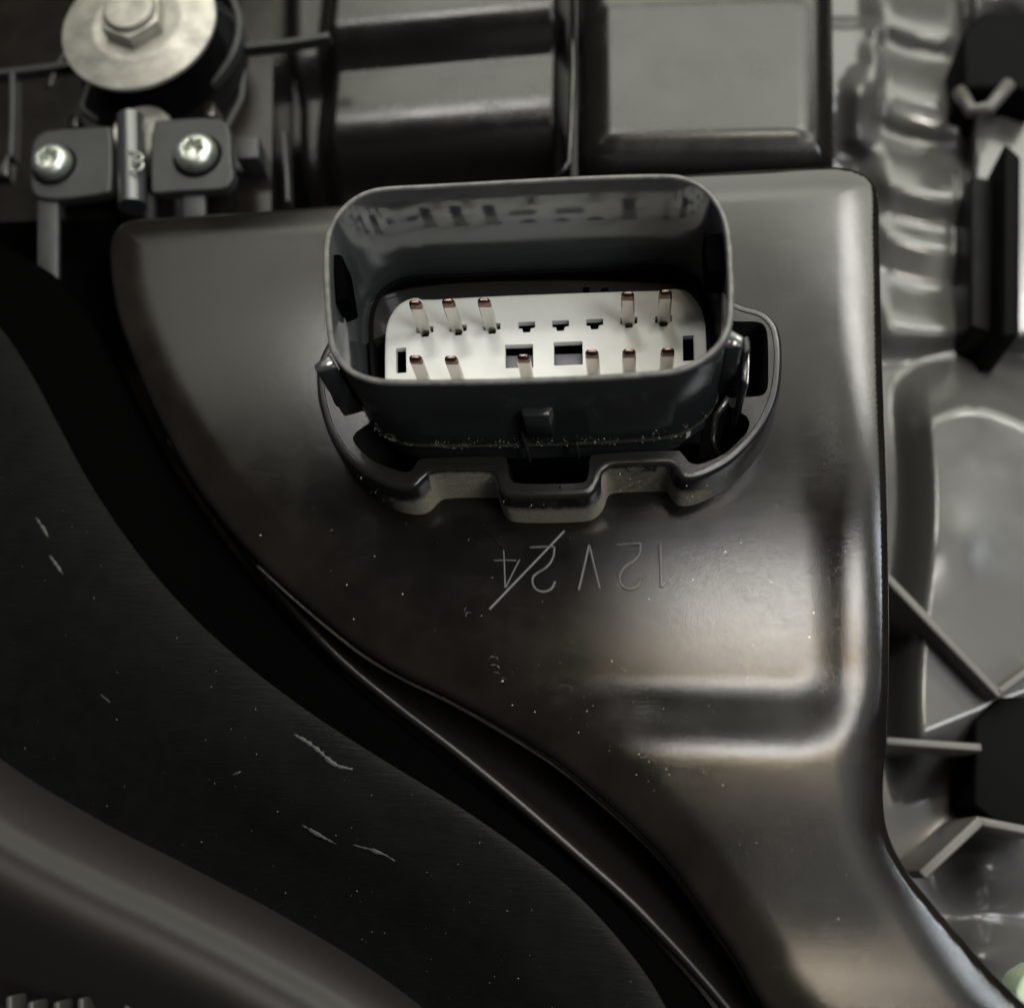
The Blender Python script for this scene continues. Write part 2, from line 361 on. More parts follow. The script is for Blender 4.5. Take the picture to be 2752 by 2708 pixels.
# rounded basin corner low on the panel
bx = [(1000, 1200), (2262, 1200), (2262, 1700), (2240, 1800), (2170, 1880), (2080, 1905), (1400, 1905)]
BX = chaikin(PP(bx, 0), 2, False)
yA = P(1970, 1835, 0).y; yB = P(1970, 2030, 0).y; xR = P(2215, 1650, 0).x; yS3 = P(2100, 2488, 0).y; yTop = P(1500, 640, 0).y
ncx, ncy = P(2110, 1770, 0).x, P(2110, 1770, 0).y
def panel_z(q, d):
    x, y = q[:, 0], q[:, 1]
    z = fillet(d, 0.15, 0.2)-0.11*(1-np.clip(d/0.75, 0, 1))**2
    # distance outside the basin (rounded corner at lower right)
    dx = np.maximum(x-ncx, 0); dy = np.maximum(ncy-y, 0); rr = np.sqrt(dx*dx+dy*dy)
    fade = sst(x, P(1150, 1850, 0).x, P(1800, 1850, 0).x)
    z = z+0.12*fade*sst(rr, 0.25, 1.5)*sst(-y, -P(2300, 700, 0).y, -P(2300, 1500, 0).y)
    # the foot of the panel turns up towards the bottom of the picture
    t = np.clip(yS3-y, -0.45, 9)+0.45
    z = z+np.where(t < 1.0, 0.07*t*t, 0.14*(t-0.5))*fade
    return z
HOLE = ccw(resample(offset(CI, -0.05), 0.08))
relief('front_panel', MO, panel_z, CASE, case, [HOLE], 0.06, 0.11, 0.75, -2.5, -1.4)
# dark floor of the wells round the socket
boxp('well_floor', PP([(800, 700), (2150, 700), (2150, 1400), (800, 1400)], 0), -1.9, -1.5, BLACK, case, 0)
# something dim inside the right well
V, Fc = tube([P(1935, 1240, 0.0), P(1915, 1180, 0.1), P(1925, 1120, 0.2), P(1960, 1070, 0.3)], 0.06, 10); mesh('well_rib', V, Fc, SHROUD, case)
# --- stamped lettering
def c5(x, y): return P(1240+x/3.225, 1300+y/3.225, 0.0)
def stroke(pts, r, V, Fc):
    p = resample(chaikin([c5(*q)[:2] for q in pts], 2, False), 0.03, False)
    tube([(x, y, 0.006) for x, y in p], r, 8, True, V, Fc, 0.9)
chars = [
 ('digit', 0.021, [[(1720, 520), (1725, 700), (1730, 900)], [(1730, 900), (1795, 840)]]),
 ('digit', 0.021, [[(1345, 530), (1450, 522), (1550, 515)], [(1550, 515), (1548, 600), (1500, 670), (1410, 720), (1365, 790), (1375, 870), (1420, 910), (1480, 918), (1535, 885), (1556, 815)]]),
 ('letter', 0.021, [[(1015, 925), (1060, 730), (1105, 530)], [(1105, 530), (1150, 720), (1200, 915)]]),
 ('digit', 0.021, [[(590, 552), (740, 545), (805, 545)], [(805, 545), (800, 640), (740, 725), (650, 775), (612, 815), (618, 880), (655, 925), (720, 942), (785, 912), (812, 845)]]),
 ('digit', 0.015, [[(365, 570), (372, 700), (380, 905)], [(385, 900), (440, 780), (505, 655)], [(280, 665), (380, 662), (475, 665)]]),
 ('strike_mark', 0.022, [[(240, 1090), (560, 755), (895, 405)]]),
 ('faint_strike_mark', 0.009, [[(200, 410), (320, 530), (420, 620)], [(500, 690), (620, 800)], [(640, 830), (760, 945), (800, 985)], [(830, 1010), (890, 1070)]]),
]
for nm, r, ss in chars:
    V, Fc = [], []
    for s in ss: stroke(s, r, V, Fc)
    mesh(nm, V, Fc, CASE if nm == 'faint_strike_mark' else STAMP, case)
def arcs(lst):
    for (u, v, r_, a0, a1, w_) in lst:
        c = P(u, v, 0); V, Fc = tube([(c.x+r_*math.cos(t), c.y+r_*0.8*math.sin(t), 0.004) for t in np.radians(np.linspace(a0, a1, 14))], w_, 6, True, None, None, 0.5)
        mesh('moulded_mark', V, Fc, CASE, case)
arcs([(1325, 1775, 0.07, 10, 170, .012), (1328, 1797, 0.07, -20, 150, .014), (1330, 1815, 0.06, 20, 120, .01), (1352, 1830, 0.05, 30, 110, .009)])
arcs([(1530, 1755, 0.09, 0, 180, .009), (1518, 1855, 0.10, 0, 170, .009), (1565, 1920, 0.07, 0, 360, .006)])
arcs([(1275, 1455, 0.10, 0, 360, .006), (1268, 1420, 0.06, 30, 150, .007), (1256, 1640, 0.05, 100, 300, .010), (1262, 1655, 0.06, 60, 200, .008)])
# --- lower lip that follows the curved edge
lip = [(440, 1190), (500, 1285), (547, 1352), (594, 1415), (652, 1494), (715, 1578), (810, 1683), (899, 1778), (978, 1846), (1083, 1930), (1190, 2010), (1300, 2100),
       (1405, 2188), (1536, 2304), (1668, 2420), (1746, 2498), (1825, 2582), (1904, 2672), (2000, 2790)]
ZL = -0.75
lp = chaikin(PP(lip, ZL), 2, False); lp = resample(lp, 0.1, False)
tn = np.gradient(lp, axis=0); tn /= np.linalg.norm(tn, axis=1)[:, None]; nr = np.stack([-tn[:, 1], tn[:, 0]], 1)  # toward the panel
V = []; Fc = []; prof = [(-0.02, -3.0), (0.0, ZL-0.12), (0.03, ZL-0.03), (0.09, ZL), (0.16, ZL-0.04), (0.22, ZL-0.2), (1.0, -1.6)]
for (x, y), (a, b) in zip(lp, nr):
    for o_, z in prof: V.append((x+a*o_, y+b*o_, z))
k = len(prof)
for i in range(len(lp)-1):
    for j in range(k-1): Fc.append((i*k+j, (i+1)*k+j, (i+1)*k+j+1, i*k+j+1))
mesh('lower_lip', V, Fc, LIP, case)
eb = [(690, 1519), (768, 1591), (873, 1681), (978, 1763), (1083, 1823), (1188, 1871), (1293, 1929), (1405, 1995), (1510, 2063), (1615, 2153), (1720, 2247), (1799, 2331), (1867, 2426), (1920, 2505), (1983, 2594), (2035, 2698)]
q = resample(chaikin(PP(eb, -0.3), 2, False), 0.1, False)
V, Fc = tube([(x, y, -0.32) for x, y in q], [0.02+0.028*math.sin(math.pi*(i+.5)/len(q)) for i in range(len(q))], 12)
mesh('edge_bead', V, Fc, EDGE, case)
# --- raised block, upper right
qo = [(1545, -120), (1545, 390), (1565, 425), (1620, 440), (2225, 430), (2255, 415), (2262, 380), (2255, -120)]
QO = ccw(resample(chaikin(resample(PP(qo, -1.4), 0.3), 2), 0.08))
qi = PP([(1640, 30), (2145, 12), (2150, 345), (1645, 352)], -1.4); QI = ccw(resample(chaikin(resample(qi, 0.2), 1), 0.1))
def block_z(q, d):
    s = np.where(inside(q, QI), 1, -1)*dist(q, QI)
    return -1.4+fillet(d, 0.7, 0.75)-0.045*(1-sst(s, -0.3, 0.04))
relief('raised_block', QO, block_z, CASE_SOFT, case, (), 0.05, 0.08, 0.8, -3.0)
# --- stepped block, top centre
po = [(770, -120), (770, 520), (800, 560), (1500, 560), (1530, 500), (1535, -120)]
PO = ccw(resample(chaikin(resample(PP(po, -2.8), 0.4), 1), 0.08))
py = lambda v: P(1190, v, -2.8).y
kx = P(1190, 330, -2.8).y-P(1190, 330, -2.8).y
sv = [(-300, 0), (85, 0), (110, .3), (145, 1.3), (172, .8), (185, -.05), (205, .0), (265, .02), (300, .14), (330, .34), (365, 1.1), (405, 1.9), (430, 1.0), (452, .34), (470, .16), (500, .05), (700, 0)]
vv = np.linspace(-300, 700, 501); yy = np.array([py(v) for v in vv]); sl = np.interp(vv, [a[0] for a in sv], [a[1] for a in sv])
zp = -np.concatenate([[0], np.cumsum((sl[1:]+sl[:-1])/2*(yy[:-1]-yy[1:]))])
def step_z(q, d):
    x = q[:, 0]; y = q[:, 1]-0.05*(q[:, 0]-P(1190, 300, -2.8).x)
    xl = P(870, 300, -2.8).x; xr = P(1500, 300, -2.8).x
    ends = sst(x, xl-0.35, xl+0.3)*(1-sst(x, xr-0.15, xr+0.35))
    z = np.interp(-y, -yy, zp)
    return -2.1+z-0.8*(1-ends)+fillet(d, 0.3, 0.3)
relief('stepped_block', PO, step_z, CASE_SOFT, case, (), 0.05, 0.06, 0.5, -5.5)
V = [tuple(P(1538, -60, -0.9)), tuple(P(1540, 200, -0.9)), tuple(P(1530, 440, -0.9)), tuple(P(1490, 480, -0.9))]
V, Fc = tube(V, 0.06, 10); mesh('divider_bead', V, Fc, CASE, case)
# backing sheet under the moulded parts
boxp('rear_wall', PP([(-500, -500), (2500, -500), (2500, 3000), (-500, 3000)], -4), -7.3, -7.0, CASE, case, 0)

# ================================================================== the socket
ZR = 3.13
conn = tag(empty('electrical_connector', P(1440, 1000, ZC)), 'dark oval multi-pin plug socket with pale ivory pin plate standing in the case', 'connector')
ro = [(868, 640), (886, 592), (912, 557), (944, 528), (985, 507), (1035, 497), (1155, 492), (1440, 476), (1630, 467), (1800, 463), (1850, 472),
      (1897, 496), (1932, 532), (1956, 580), (1967, 630), (1972, 700), (1975, 790), (1972, 860), (1960, 900), (1940, 932), (1897, 970), (1850, 994), (1800, 1007),
      (1630, 1020), (1440, 1028), (1250, 1033), (1040, 1034), (985, 1025), (940, 1007), (912, 982), (893, 958), (880, 925), (872, 850), (866, 724)]
RO = ccw(resample(chaikin(PP(ro, ZR), 2), 0.04)); TH = 0.085
cyf = P(1400, 1100, ZC).y
def shroud_dust(V):
    inner = 0
    k = sst(-V[:, 1], -cyf-0.1, -cyf+0.1)*(1-sst(V[:, 2], ZC+0.03, ZC+0.2))
    return 0.05+0.55*k
RI = ccw(resample(offset(RO, TH), 0.04)); RIM_MID = offset(RO, TH/2)
ringed('shroud', RO, [(0.0, ZC-0.02), (0.0, ZC+0.05), (0, ZC+0.1), (0, ZC+0.2), (0, ZC+0.35), (0, 2.2), (0, ZR-0.04), (0.012, ZR-0.012), (0.03, ZR)],
       [SHROUD, RIMWEAR, INNERW], conn, [RI], [(-0.0, 0.3), (0, 2.0), (0, ZR-0.03), (0.012, ZR-0.008), (0.02, ZR)], shroud_dust, 50,
       lambda c, n: 1 if c.z > ZR-0.04 else (2 if inside(np.array([[c.x, c.y]]), RIM_MID)[0] else 0))
SK = offset(RO, 0.14)
ringed('lower_skirt', SK, [(0, -1.4), (0, ZC+0.0), (0.01, ZC+0.02)], BLACK, conn, [offset(RO, 0.21)], [(0, -1.4), (0, ZC+0.01), (0.01, ZC+0.02)])
# ivory plate
io = [(1033, 1010), (1034, 900), (1040, 866), (1052, 840), (1070, 818), (1095, 803), (1125, 797), (1133, 806), (1278, 797), (1440, 790), (1667, 782), (1762, 780), (1800, 778), (1808, 764), (1830, 769),
      (1852, 784), (1878, 812), (1891, 838), (1898, 881), (1902, 932), (1902, 1060), (1880, 1120), (1840, 1150), (1500, 1165), (1120, 1165), (1060, 1140), (1035, 1090)]
IO = ccw(resample(chaikin(PP(io, ZC), 1), 0.05))
cols = [1142, 1231.5, 1322, 1415, 1506, 1598, 1690, 1783]
rowy = lambda u: 866-(u-1415)*0.0436
holes = []
for u in cols:
    y = rowy(u); hw = 22.5
    holes.append(PP([(u-hw, y), (u+hw, y-2), (u+hw, y+14), (u+12, y+16), (u+9, y+26), (u-9, y+27), (u-12, y+17), (u-hw, y+17)], ZC))
low = [1143, 1236.5, 1419, 1599, 1692, 1787]
holes += [PP([(1357, 927), (1432, 925), (1433, 987), (1358, 989)], ZC), PP([(1488, 920), (1565, 917), (1566, 979), (1489, 982)], ZC),
          PP([(1064, 936), (1091, 934), (1092, 1001), (1065, 1003)], ZC), PP([(1835, 903), (1864, 901), (1866, 968), (1836, 970)], ZC)]
ringed('pin_plate', IO, [(0, 0.5), (0, ZC-0.03), (0.01, ZC-0.008), (0.03, ZC)], INSERT, conn, holes, [(0, ZC-0.12), (0, ZC-0.006), (0.006, ZC)], None, 40)
boxp('plate_backing', PP([(1040, 800), (1890, 790), (1890, 1150), (1040, 1150)], ZC), 0.30, 0.42, BLACK, conn, 0)
for q in (((1350, 944), (1440, 942), (1440, 1000), (1350, 1002)), ((1480, 940), (1575, 937), (1575, 992), (1480, 995))):
    boxp('window_lug', PP(q, ZC), 0.43, 0.86, GREYW, conn, 0.02)
# pins
def blade(base, top_z, wd=0.19, th=0.085, tip=0.16):
    x, y = base[:2]; V = []; Fc = []
    def sec(z, a, b, c):       # octagonal blade section
        s = [(-a, -b+c), (-a+c, -b), (a-c, -b), (a, -b+c), (a, b-c), (a-c, b), (-a+c, b), (-a, b-c)]
        return [(x+p, y+q, z) for p, q in s]
    lv = [(0.5, wd/2, th/2, .02), (ZC+0.02, wd/2, th/2, .02), (top_z-tip, wd/2, th/2, .02), (top_z-tip*0.35, wd/2*0.95, th/2*0.9, .025), (top_z-tip*0.1, wd/2*0.8, th/2*0.62, .02), (top_z, wd/2*0.55, th/2*0.3, .008)]
    for z, a, b, c in lv: V += sec(z, a, b, c)
    for i in range(len(lv)-1):
        for k in range(8): j = (k+1) % 8; Fc.append((i*8+k, i*8+j, (i+1)*8+j, (i+1)*8+k))
    Fc.append(tuple(range(40, 48)))
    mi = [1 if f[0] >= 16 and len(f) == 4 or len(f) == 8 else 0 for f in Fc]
    return V, Fc, mi
proto = None; ZT = 1.90
for row, us in ((0, [1142, 1231.5, 1322, 1690, 1783]), (1, low)):
    for u in us:
        v = rowy(u)+12 if row == 0 else 1036-(u-1143)*0.034
        b = P(u, v, ZC)
        if proto is None:
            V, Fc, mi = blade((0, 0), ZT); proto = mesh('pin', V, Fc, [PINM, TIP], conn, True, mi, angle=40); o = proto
        else:
            o = proto.copy(); COL.objects.link(o); o.parent = conn; o.matrix_parent_inverse = proto.matrix_parent_inverse.copy()
        o.location = (b.x, b.y, random.uniform(-0.03, 0.03)); o.rotation_euler = (random.uniform(-.01, .01), random.uniform(-.012, .012), random.uniform(-.03, .03))
# keys inside the side walls
for (a, b, c, d) in (((1895, 600), (1950, 600), (1962, 706), (1905, 706)),):
    boxp('guide_key', PP([a, b, c, d], ZR), 2.35, ZR-0.22, NEARBLACK, conn, 0.02)
boxp('guide_key', PP([(876, 655), (905, 655), (925, 775), (890, 790)], ZR), 2.3, ZR-0.25, NEARBLACK, conn, 0.03)
# side ears
def prism3(name, pts, m, parent, bev=0.02):
    V = [tuple(p) for p in pts]; n = len(V)//2
    Fc = [tuple(range(n)), tuple(range(n, 2*n))[::-1]]+[(i, n+i, n+(i+1) % n, (i+1) % n) for i in range(n)]
    o = mesh(name, V, Fc, m, parent)
    bm = bmesh.new(); bm.from_mesh(o.data); bmesh.ops.recalc_face_normals(bm, faces=bm.faces)
    if bev: bmesh.ops.bevel(bm, geom=bm.edges[:], offset=bev, segments=2, affect='EDGES', profile=0.5, clamp_overlap=True)
    bm.to_mesh(o.data); bm.free(); o.data.polygons.foreach_set('use_smooth', [True]*len(o.data.polygons)); o.data.set_sharp_from_angle(angle=math.radians(45)); return o
boxp('side_ear', PP([(905, 985), (884, 948), (840, 978), (850, 1000)], ZR-0.1), 1.55, ZR-0.12, SHROUD, conn, 0.03)
boxp('side_ear', PP([(1940, 905), (1960, 880), (2002, 905), (1994, 932), (1950, 935)], ZR-0.25), 1.5, ZR-0.25, SHROUD, conn, 0.03)
boxp('ear_stop', PP([(866, 640), (884, 640), (884, 665), (868, 668)], ZR-0.1), 2.2, ZR-0.15, SHROUD, conn, 0.02)
# latch on the right
boxp('latch', PP([(1996, 930), (2012, 930), (2004, 1045), (1988, 1040)], 2.0), 0.2, 2.2, SHROUD, conn, 0.03)
boxp('latch_glint', PP([(2008, 950), (2013, 950), (2009, 1040), (2004, 1040)], 2.0), 1.0, 2.1, PINM, conn, 0.008)  # thin bright strip added as the highlight on the latch
tag(boxp('latch_arm', PP([(1995, 905), (2012, 900), (2018, 940), (2000, 950)], 2.5), 1.2, 2.5, BRACK, conn, 0.03))
# key block and pegs on the front
yw = P(1440, 1028, ZR).y
x0, x1 = P(1404, 1108, 2.33).x, P(1487, 1105, 2.33).x
boxp('front_key', [(x0, yw-0.11), (x1-0.05, yw-0.11), (x1, yw+0.05), (x0-0.03, yw+0.05)], 1.56, 2.33, SHROUD, conn, 0.02)
for u, v0, za, zb in ((1404, 1178, 1.62, 0.46), (1549, 1210, 1.2, 0.56)):
    x = P(u, v0, za).x
    V, Fc = tube([(x, yw-0.035, za), (x, yw-0.035, zb+0.03), (x, yw-0.035, zb)], [0.03, 0.03, 0.016], 12); mesh('peg', V, Fc, BRACK, conn)

# ================================================================== black duct, lower left
duct = tag(empty('air_duct', P(500, 2000, -2)), 'big curved black duct sweeping across the lower left, scuffed and speckled', 'duct')
e0 = [(-300, 520), (-60, 625), (60, 690), (156, 748), (250, 860), (345, 1040), (450, 1240), (560, 1400), (700, 1585), (880, 1780), (1080, 1950), (1300, 2130), (1480, 2270), (1640, 2410), (1760, 2530), (1900, 2690), (2000, 2850)]
e1 = [(-400, 760), (-150, 860), (-40, 940), (50, 1080), (130, 1240), (215, 1390), (330, 1545), (450, 1680), (600, 1810), (800, 1950), (1000, 2070), (1180, 2170), (1340, 2275), (1480, 2380), (1590, 2490), (1690, 2620), (1790, 2800)]
e2 = [(-500, 1500), (-300, 1600), (-200, 1700), (-100, 1790), (0, 1870), (100, 1950), (220, 2030), (350, 2110), (500, 2190), (640, 2265), (780, 2340), (900, 2410), (1010, 2480), (1110, 2550), (1210, 2630), (1300, 2720), (1400, 2850)]
e3 = [(-600, 1850), (-400, 1950), (-250, 2030), (-120, 2110), (0, 2190), (110, 2255), (210, 2305), (320, 2360), (430, 2410), (540, 2465), (640, 2515), (740, 2570), (840, 2625), (930, 2680), (1020, 2740), (1100, 2800), (1200, 2900)]
e4 = [(u-90, v+150) for u, v in e3]
rows = [(e0, -3.2), (e0, -0.95), ([(0.75*a[0]+0.25*b[0], 0.75*a[1]+0.25*b[1]) for a, b in zip(e0, e1)], -0.55), (e1, -0.40),
        ([(0.5*a[0]+0.5*b[0], 0.5*a[1]+0.5*b[1]) for a, b in zip(e1, e2)], -0.62), (e2, -1.25), ([(0.4*a[0]+0.6*b[0], 0.4*a[1]+0.6*b[1]) for a, b in zip(e2, e3)], -1.7), (e3, -1.78), ([(u-35, v+75) for u, v in e3], -1.62), ([(u-95, v+190) for u, v in e3], -1.85), ([(u-200, v+400) for u, v in e3], -4.2)]
G = np.array([[tuple(P(u, v, z)) for u, v in resample(chaikin(np.array(r, float), 2, False), 1e9/1e9*40, False)[:90]] if False else
              [tuple(P(u, v, z)) for u, v in np.stack([np.interp(np.linspace(0, 16, 161), np.arange(17), np.array(r, float)[:, k]) for k in (0, 1)], 1)] for r, z in rows])
def cubic(G, n, axis):
    """Catmull-Rom resampling along an axis"""
    G = np.moveaxis(G, axis, 0); m = len(G); t = np.linspace(0, m-1, n); i = np.clip(t.astype(int), 0, m-2); f = (t-i)[:, None, None]
    p0 = G[np.clip(i-1, 0, m-1)]; p1 = G[i]; p2 = G[i+1]; p3 = G[np.clip(i+2, 0, m-1)]
    R = 0.5*((2*p1)+(-p0+p2)*f+(2*p0-5*p1+4*p2-p3)*f**2+(-p0+3*p1-3*p2+p3)*f**3)
    return np.moveaxis(R, 0, axis)
G = cubic(G[:, ::10], 161, 1); G = cubic(G, 90, 0)
a, b = G.shape[:2]; V = G.reshape(-1, 3)
Fc = [(i*b+j, (i+1)*b+j, (i+1)*b+j+1, i*b+j+1) for i in range(a-1) for j in range(b-1)]
ns = 24
mesh('shaded_gap_strip', V[:(ns+1)*b], [f for f in Fc if f[1]//b <= ns], NEARBLACK, duct)  # strip across the dark gap, its shade put into the colour
nf = 52
mesh('shell', V[ns*b:(nf+1)*b], [tuple(k-ns*b for k in f) for f in Fc if ns*b <= f[0] and f[1]//b <= nf], DUCT, duct)
mesh('flange', V[nf*b:], [tuple(k-nf*b for k in f) for f in Fc if f[0]//b >= nf], FLANGE, duct)
SURF = G
# scuffs: raised bits of flash lying along the duct
def gp(i, j): return Vector(G[min(max(int(i), 0), a-1), min(max(int(j), 0), b-1)])
def near(u, v):
    best = None; q = np.array(P(u, v, -0.6)); 
    d = ((G[..., 0]-q[0])**2+(G[..., 1]-q[1])**2); k = np.unravel_index(np.argmin(d), d.shape); return G[k]
for pts, r in (([(805, 1985), (850, 2015), (905, 2052), (950, 2074)], 0.028), ([(800, 2215), (840, 2240), (895, 2270)], 0.025), ([(950, 2268), (1010, 2296), (1050, 2318)], 0.02),
               ([(105, 1400), (125, 1430), (138, 1450)], 0.02), ([(150, 1490), (165, 1525), (180, 1545)], 0.02), ([(270, 1858), (285, 1880)], 0.015), ([(615, 2070), (635, 2078)], 0.012)):
    q = [near(u, v)+np.array([0, 0, 0.0]) for u, v in pts]; q = resample(chaikin(np.array(q), 2, False), 0.05, False)
    rr = [r*(0.35+0.65*math.sin(math.pi*(i+0.5)/len(q)))*random.uniform(0.25, 1.35) for i in range(len(q))]
    V, Fc = tube([tuple(x+np.array([random.gauss(0, .003), random.gauss(0, .003), 0])) for x in q], [k*1.6 for k in rr], 7, squash=0.3); mesh('scuff', V, Fc, SCUFF, duct)

# floor under everything, lower left
fl = boxp('ground', PP([(-1200, 1800), (1600, 1800), (1600, 3400), (-1200, 3400)], -4.5), -5.2, -4.8, BROWN, None, 0); tag(fl, kind='structure')
fins = tag(empty('cooling_fins', P(300, 2700, -3.9)), 'row of thin pale metal fins peeping in at the bottom left edge', 'fins')
for u, hgt in ((22, 2675), (80, 2690), (150, 2690), (215, 2680), (340, 2665), (398, 2685), (487, 2660), (577, 2662)):
    p = P(u, hgt, -2.6); q = P(u, hgt+140, -2.6)
    boxp('fin', strip(p, q, 0.12), -3.1, -2.6, FIN, fins, 0.05, 3)

# ================================================================== bolt with its washer
ZW = -0.45
wc = P(370, 62, ZW)
lathe_b = tag(empty('flange_bolt', wc), 'dull zinc hex bolt with broad washer flange, top left', 'bolt')
lathe('washer', [(0.0, -0.14), (1.47, -0.14), (1.53, -0.10), (1.53, -0.03), (1.49, 0.0), (1.0, 0.0), (0.96, 0.03), (0.84, 0.045), (0.76, 0.03), (0.1, 0.03)], wc, ZINC, lathe_b, 96)
hx = [(wc.x-0.02+0.64*math.cos(math.radians(30+60*k+6)), wc.y+0.64*math.sin(math.radians(30+60*k+6))) for k in range(6)]
boxp('hex_head', hx, ZW, ZW+0.30, ZINC, lathe_b, 0.025)
lathe('head_cap', [(0.50, 0.29), (0.50, 0.36), (0.46, 0.41), (0.32, 0.43), (0.15, 0.415), (0.01, 0.41)], wc, ZINC, lathe_b, 48)
lathe('rubber_grommet', [(1.75, -1.28), (1.72, -1.24), (1.35, -1.22), (1.30, -0.5), (1.30, -0.2)], wc, BLACK, lathe_b, 64)

# casting behind the bolt and bracket
cast = tag(empty('bolt_mount', P(400, 300, -3)), 'dark ribbed plastic mount with round rim behind the zinc bolt', 'mount')
boxp('back_plate', PP([(-300, -300), (745, -300), (735, 600), (250, 600), (-300, 620)], -1.9), -3.2, -1.75, CASE, cast, 0.0)
rc = P(395, 75, -1.2)
arc = [(rc.x+1.80*math.cos(a_), rc.y+1.80*math.sin(a_), -1.25) for a_ in np.radians(np.linspace(-48, 75, 40))]
def ribbon(name, pts, wd, z0, z1, m, parent):
    p = np.array([q[:2] for q in pts]); t = np.gradient(p, axis=0); t /= np.linalg.norm(t, axis=1)[:, None]; n = np.stack([-t[:, 1], t[:, 0]], 1)*wd/2
    lp_ = np.vstack([p+n, (p-n)[::-1]]); V = [(x, y, z0) for x, y in lp_]+[(x, y, z1) for x, y in lp_]; L = len(lp_); h = L//2
    Fc = [(i, (i+1) % L, L+(i+1) % L, L+i) for i in range(L)]
    Fc += [(L+i, L+i+1, L+L-2-i, L+L-1-i) for i in range(h-1)]
    o = mesh(name, V, Fc, m, parent); bm = bmesh.new(); bm.from_mesh(o.data); bmesh.ops.recalc_face_normals(bm, faces=bm.faces)
    es = [e for e in bm.edges if all(v.co.z > z1-1e-4 for v in e.verts) and e.calc_face_angle(0) > 1]
    bmesh.ops.bevel(bm, geom=es, offset=wd*0.25, segments=3, affect='EDGES', profile=0.5); bm.to_mesh(o.data); bm.free()
    o.data.polygons.foreach_set('use_smooth', [True]*len(o.data.polygons)); o.data.set_sharp_from_angle(angle=math.radians(50)); return o
ribbon('round_rim', arc, 0.13, -2.5, -1.45, BRACK, cast)
arc2 = [(rc.x+1.55*math.cos(a_), rc.y+1.55*math.sin(a_), -1.5) for a_ in np.radians(np.linspace(-130, -55, 40))]
ribbon('round_rim', arc2, 0.10, -2.5, -1.6, CASE, cast)
arc3 = [(rc.x-0.1+2.1*math.cos(a_), rc.y-0.9+2.1*math.sin(a_), -1.5) for a_ in np.radians(np.linspace(115, 180, 40))]
ribbon('round_rim', arc3, 0.12, -2.5, -1.7, CASE, cast)
for pts, wd, zt in (([(655, 122), (760, 112), (884, 92)], 0.13, -1.6), ([(-60, 196), (60, 186), (200, 168)], 0.13, -1.6), ([(30, 190), (30, 300), (26, 420)], 0.11, -1.6),
                    ([(655, 165), (648, 260), (600, 350)], 0.12, -1.7), ([(245, 200), (215, 290), (260, 320)], 0.10, -1.65), ([(760, 350), (770, 480), (772, 540)], 0.08, -1.7)):
    q = resample(PP(pts, zt), 0.15, False); ribbon('rib', [(x, y, zt) for x, y in q], wd, min(-1.82, zt-0.25), zt, BRACK, cast)
boxp('stop_block', PP([(633, 368), (694, 364), (695, 424), (634, 427)], -1.2), -2.4, -1.2, BRACK, cast, 0.03)
boxp('stop_block', PP([(-30, 415), (22, 415), (20, 475), (-30, 478)], -1.6), -2.4, -1.6, CASE, cast, 0.03)
boxp('post', PP([(190, 318), (214, 316), (214, 350), (190, 352)], -1.3), -2.4, -1.2, CASE, cast, 0.02)
boxp('post', PP([(552, 284), (580, 282), (580, 320), (552, 322)], -1.3), -2.4, -1.2, CASE, cast, 0.02)

# ================================================================== bracket and its screws
ZB = -0.85
br = tag(empty('mounting_bracket', P(350, 430, ZB)), 'grey plastic two-eared bracket holding a round bar under the bolt', 'bracket')
for nm, pts in (('bracket_ear', [(84, 390), (100, 362), (130, 349), (284, 338), (300, 340), (300, 505), (288, 520), (165, 537), (100, 532), (82, 512), (78, 460)]),
                ('bracket_ear', [(405, 325), (450, 320), (575, 314), (605, 325), (619, 350), (622, 440), (630, 470), (615, 500), (586, 510), (480, 514), (411, 521), (403, 510)])):
    q = ccw(resample(chaikin(PP(pts, ZB), 1), 0.05)); ringed(nm, q, [(0, ZB-0.22), (0, ZB-0.04), (0.012, ZB-0.012), (0.035, ZB)], BRACK, br, angle=50)
boxp('bracket_leg', PP([(101, 520), (157, 520), (157, 780), (100, 780)], ZB-0.1), ZB-0.22, ZB-0.08, BRACK, br, 0.03)
boxp('bracket_leg', PP([(491, 500), (551, 500), (551, 600), (491, 600)], ZB-0.12), ZB-0.26, ZB-0.12, BRACK, br, 0.03)
a = P(352, 318, ZB+0.0); b = P(356, 556, ZB-0.02)
V, Fc = tube([tuple(a+(b-a)*t) for t in np.linspace(0, 1, 12)], 0.26, 32); mesh('round_bar', V, Fc, SHROUD, br, angle=50)
a = P(378, 352, ZB-0.2)
lathe('bar_shoulder', [(0.62, -0.6), (0.62, -0.12), (0.58, 0.0), (0.50, 0.06), (0.40, 0.02)], (a.x, a.y, a.z), ZINC, br, 64)

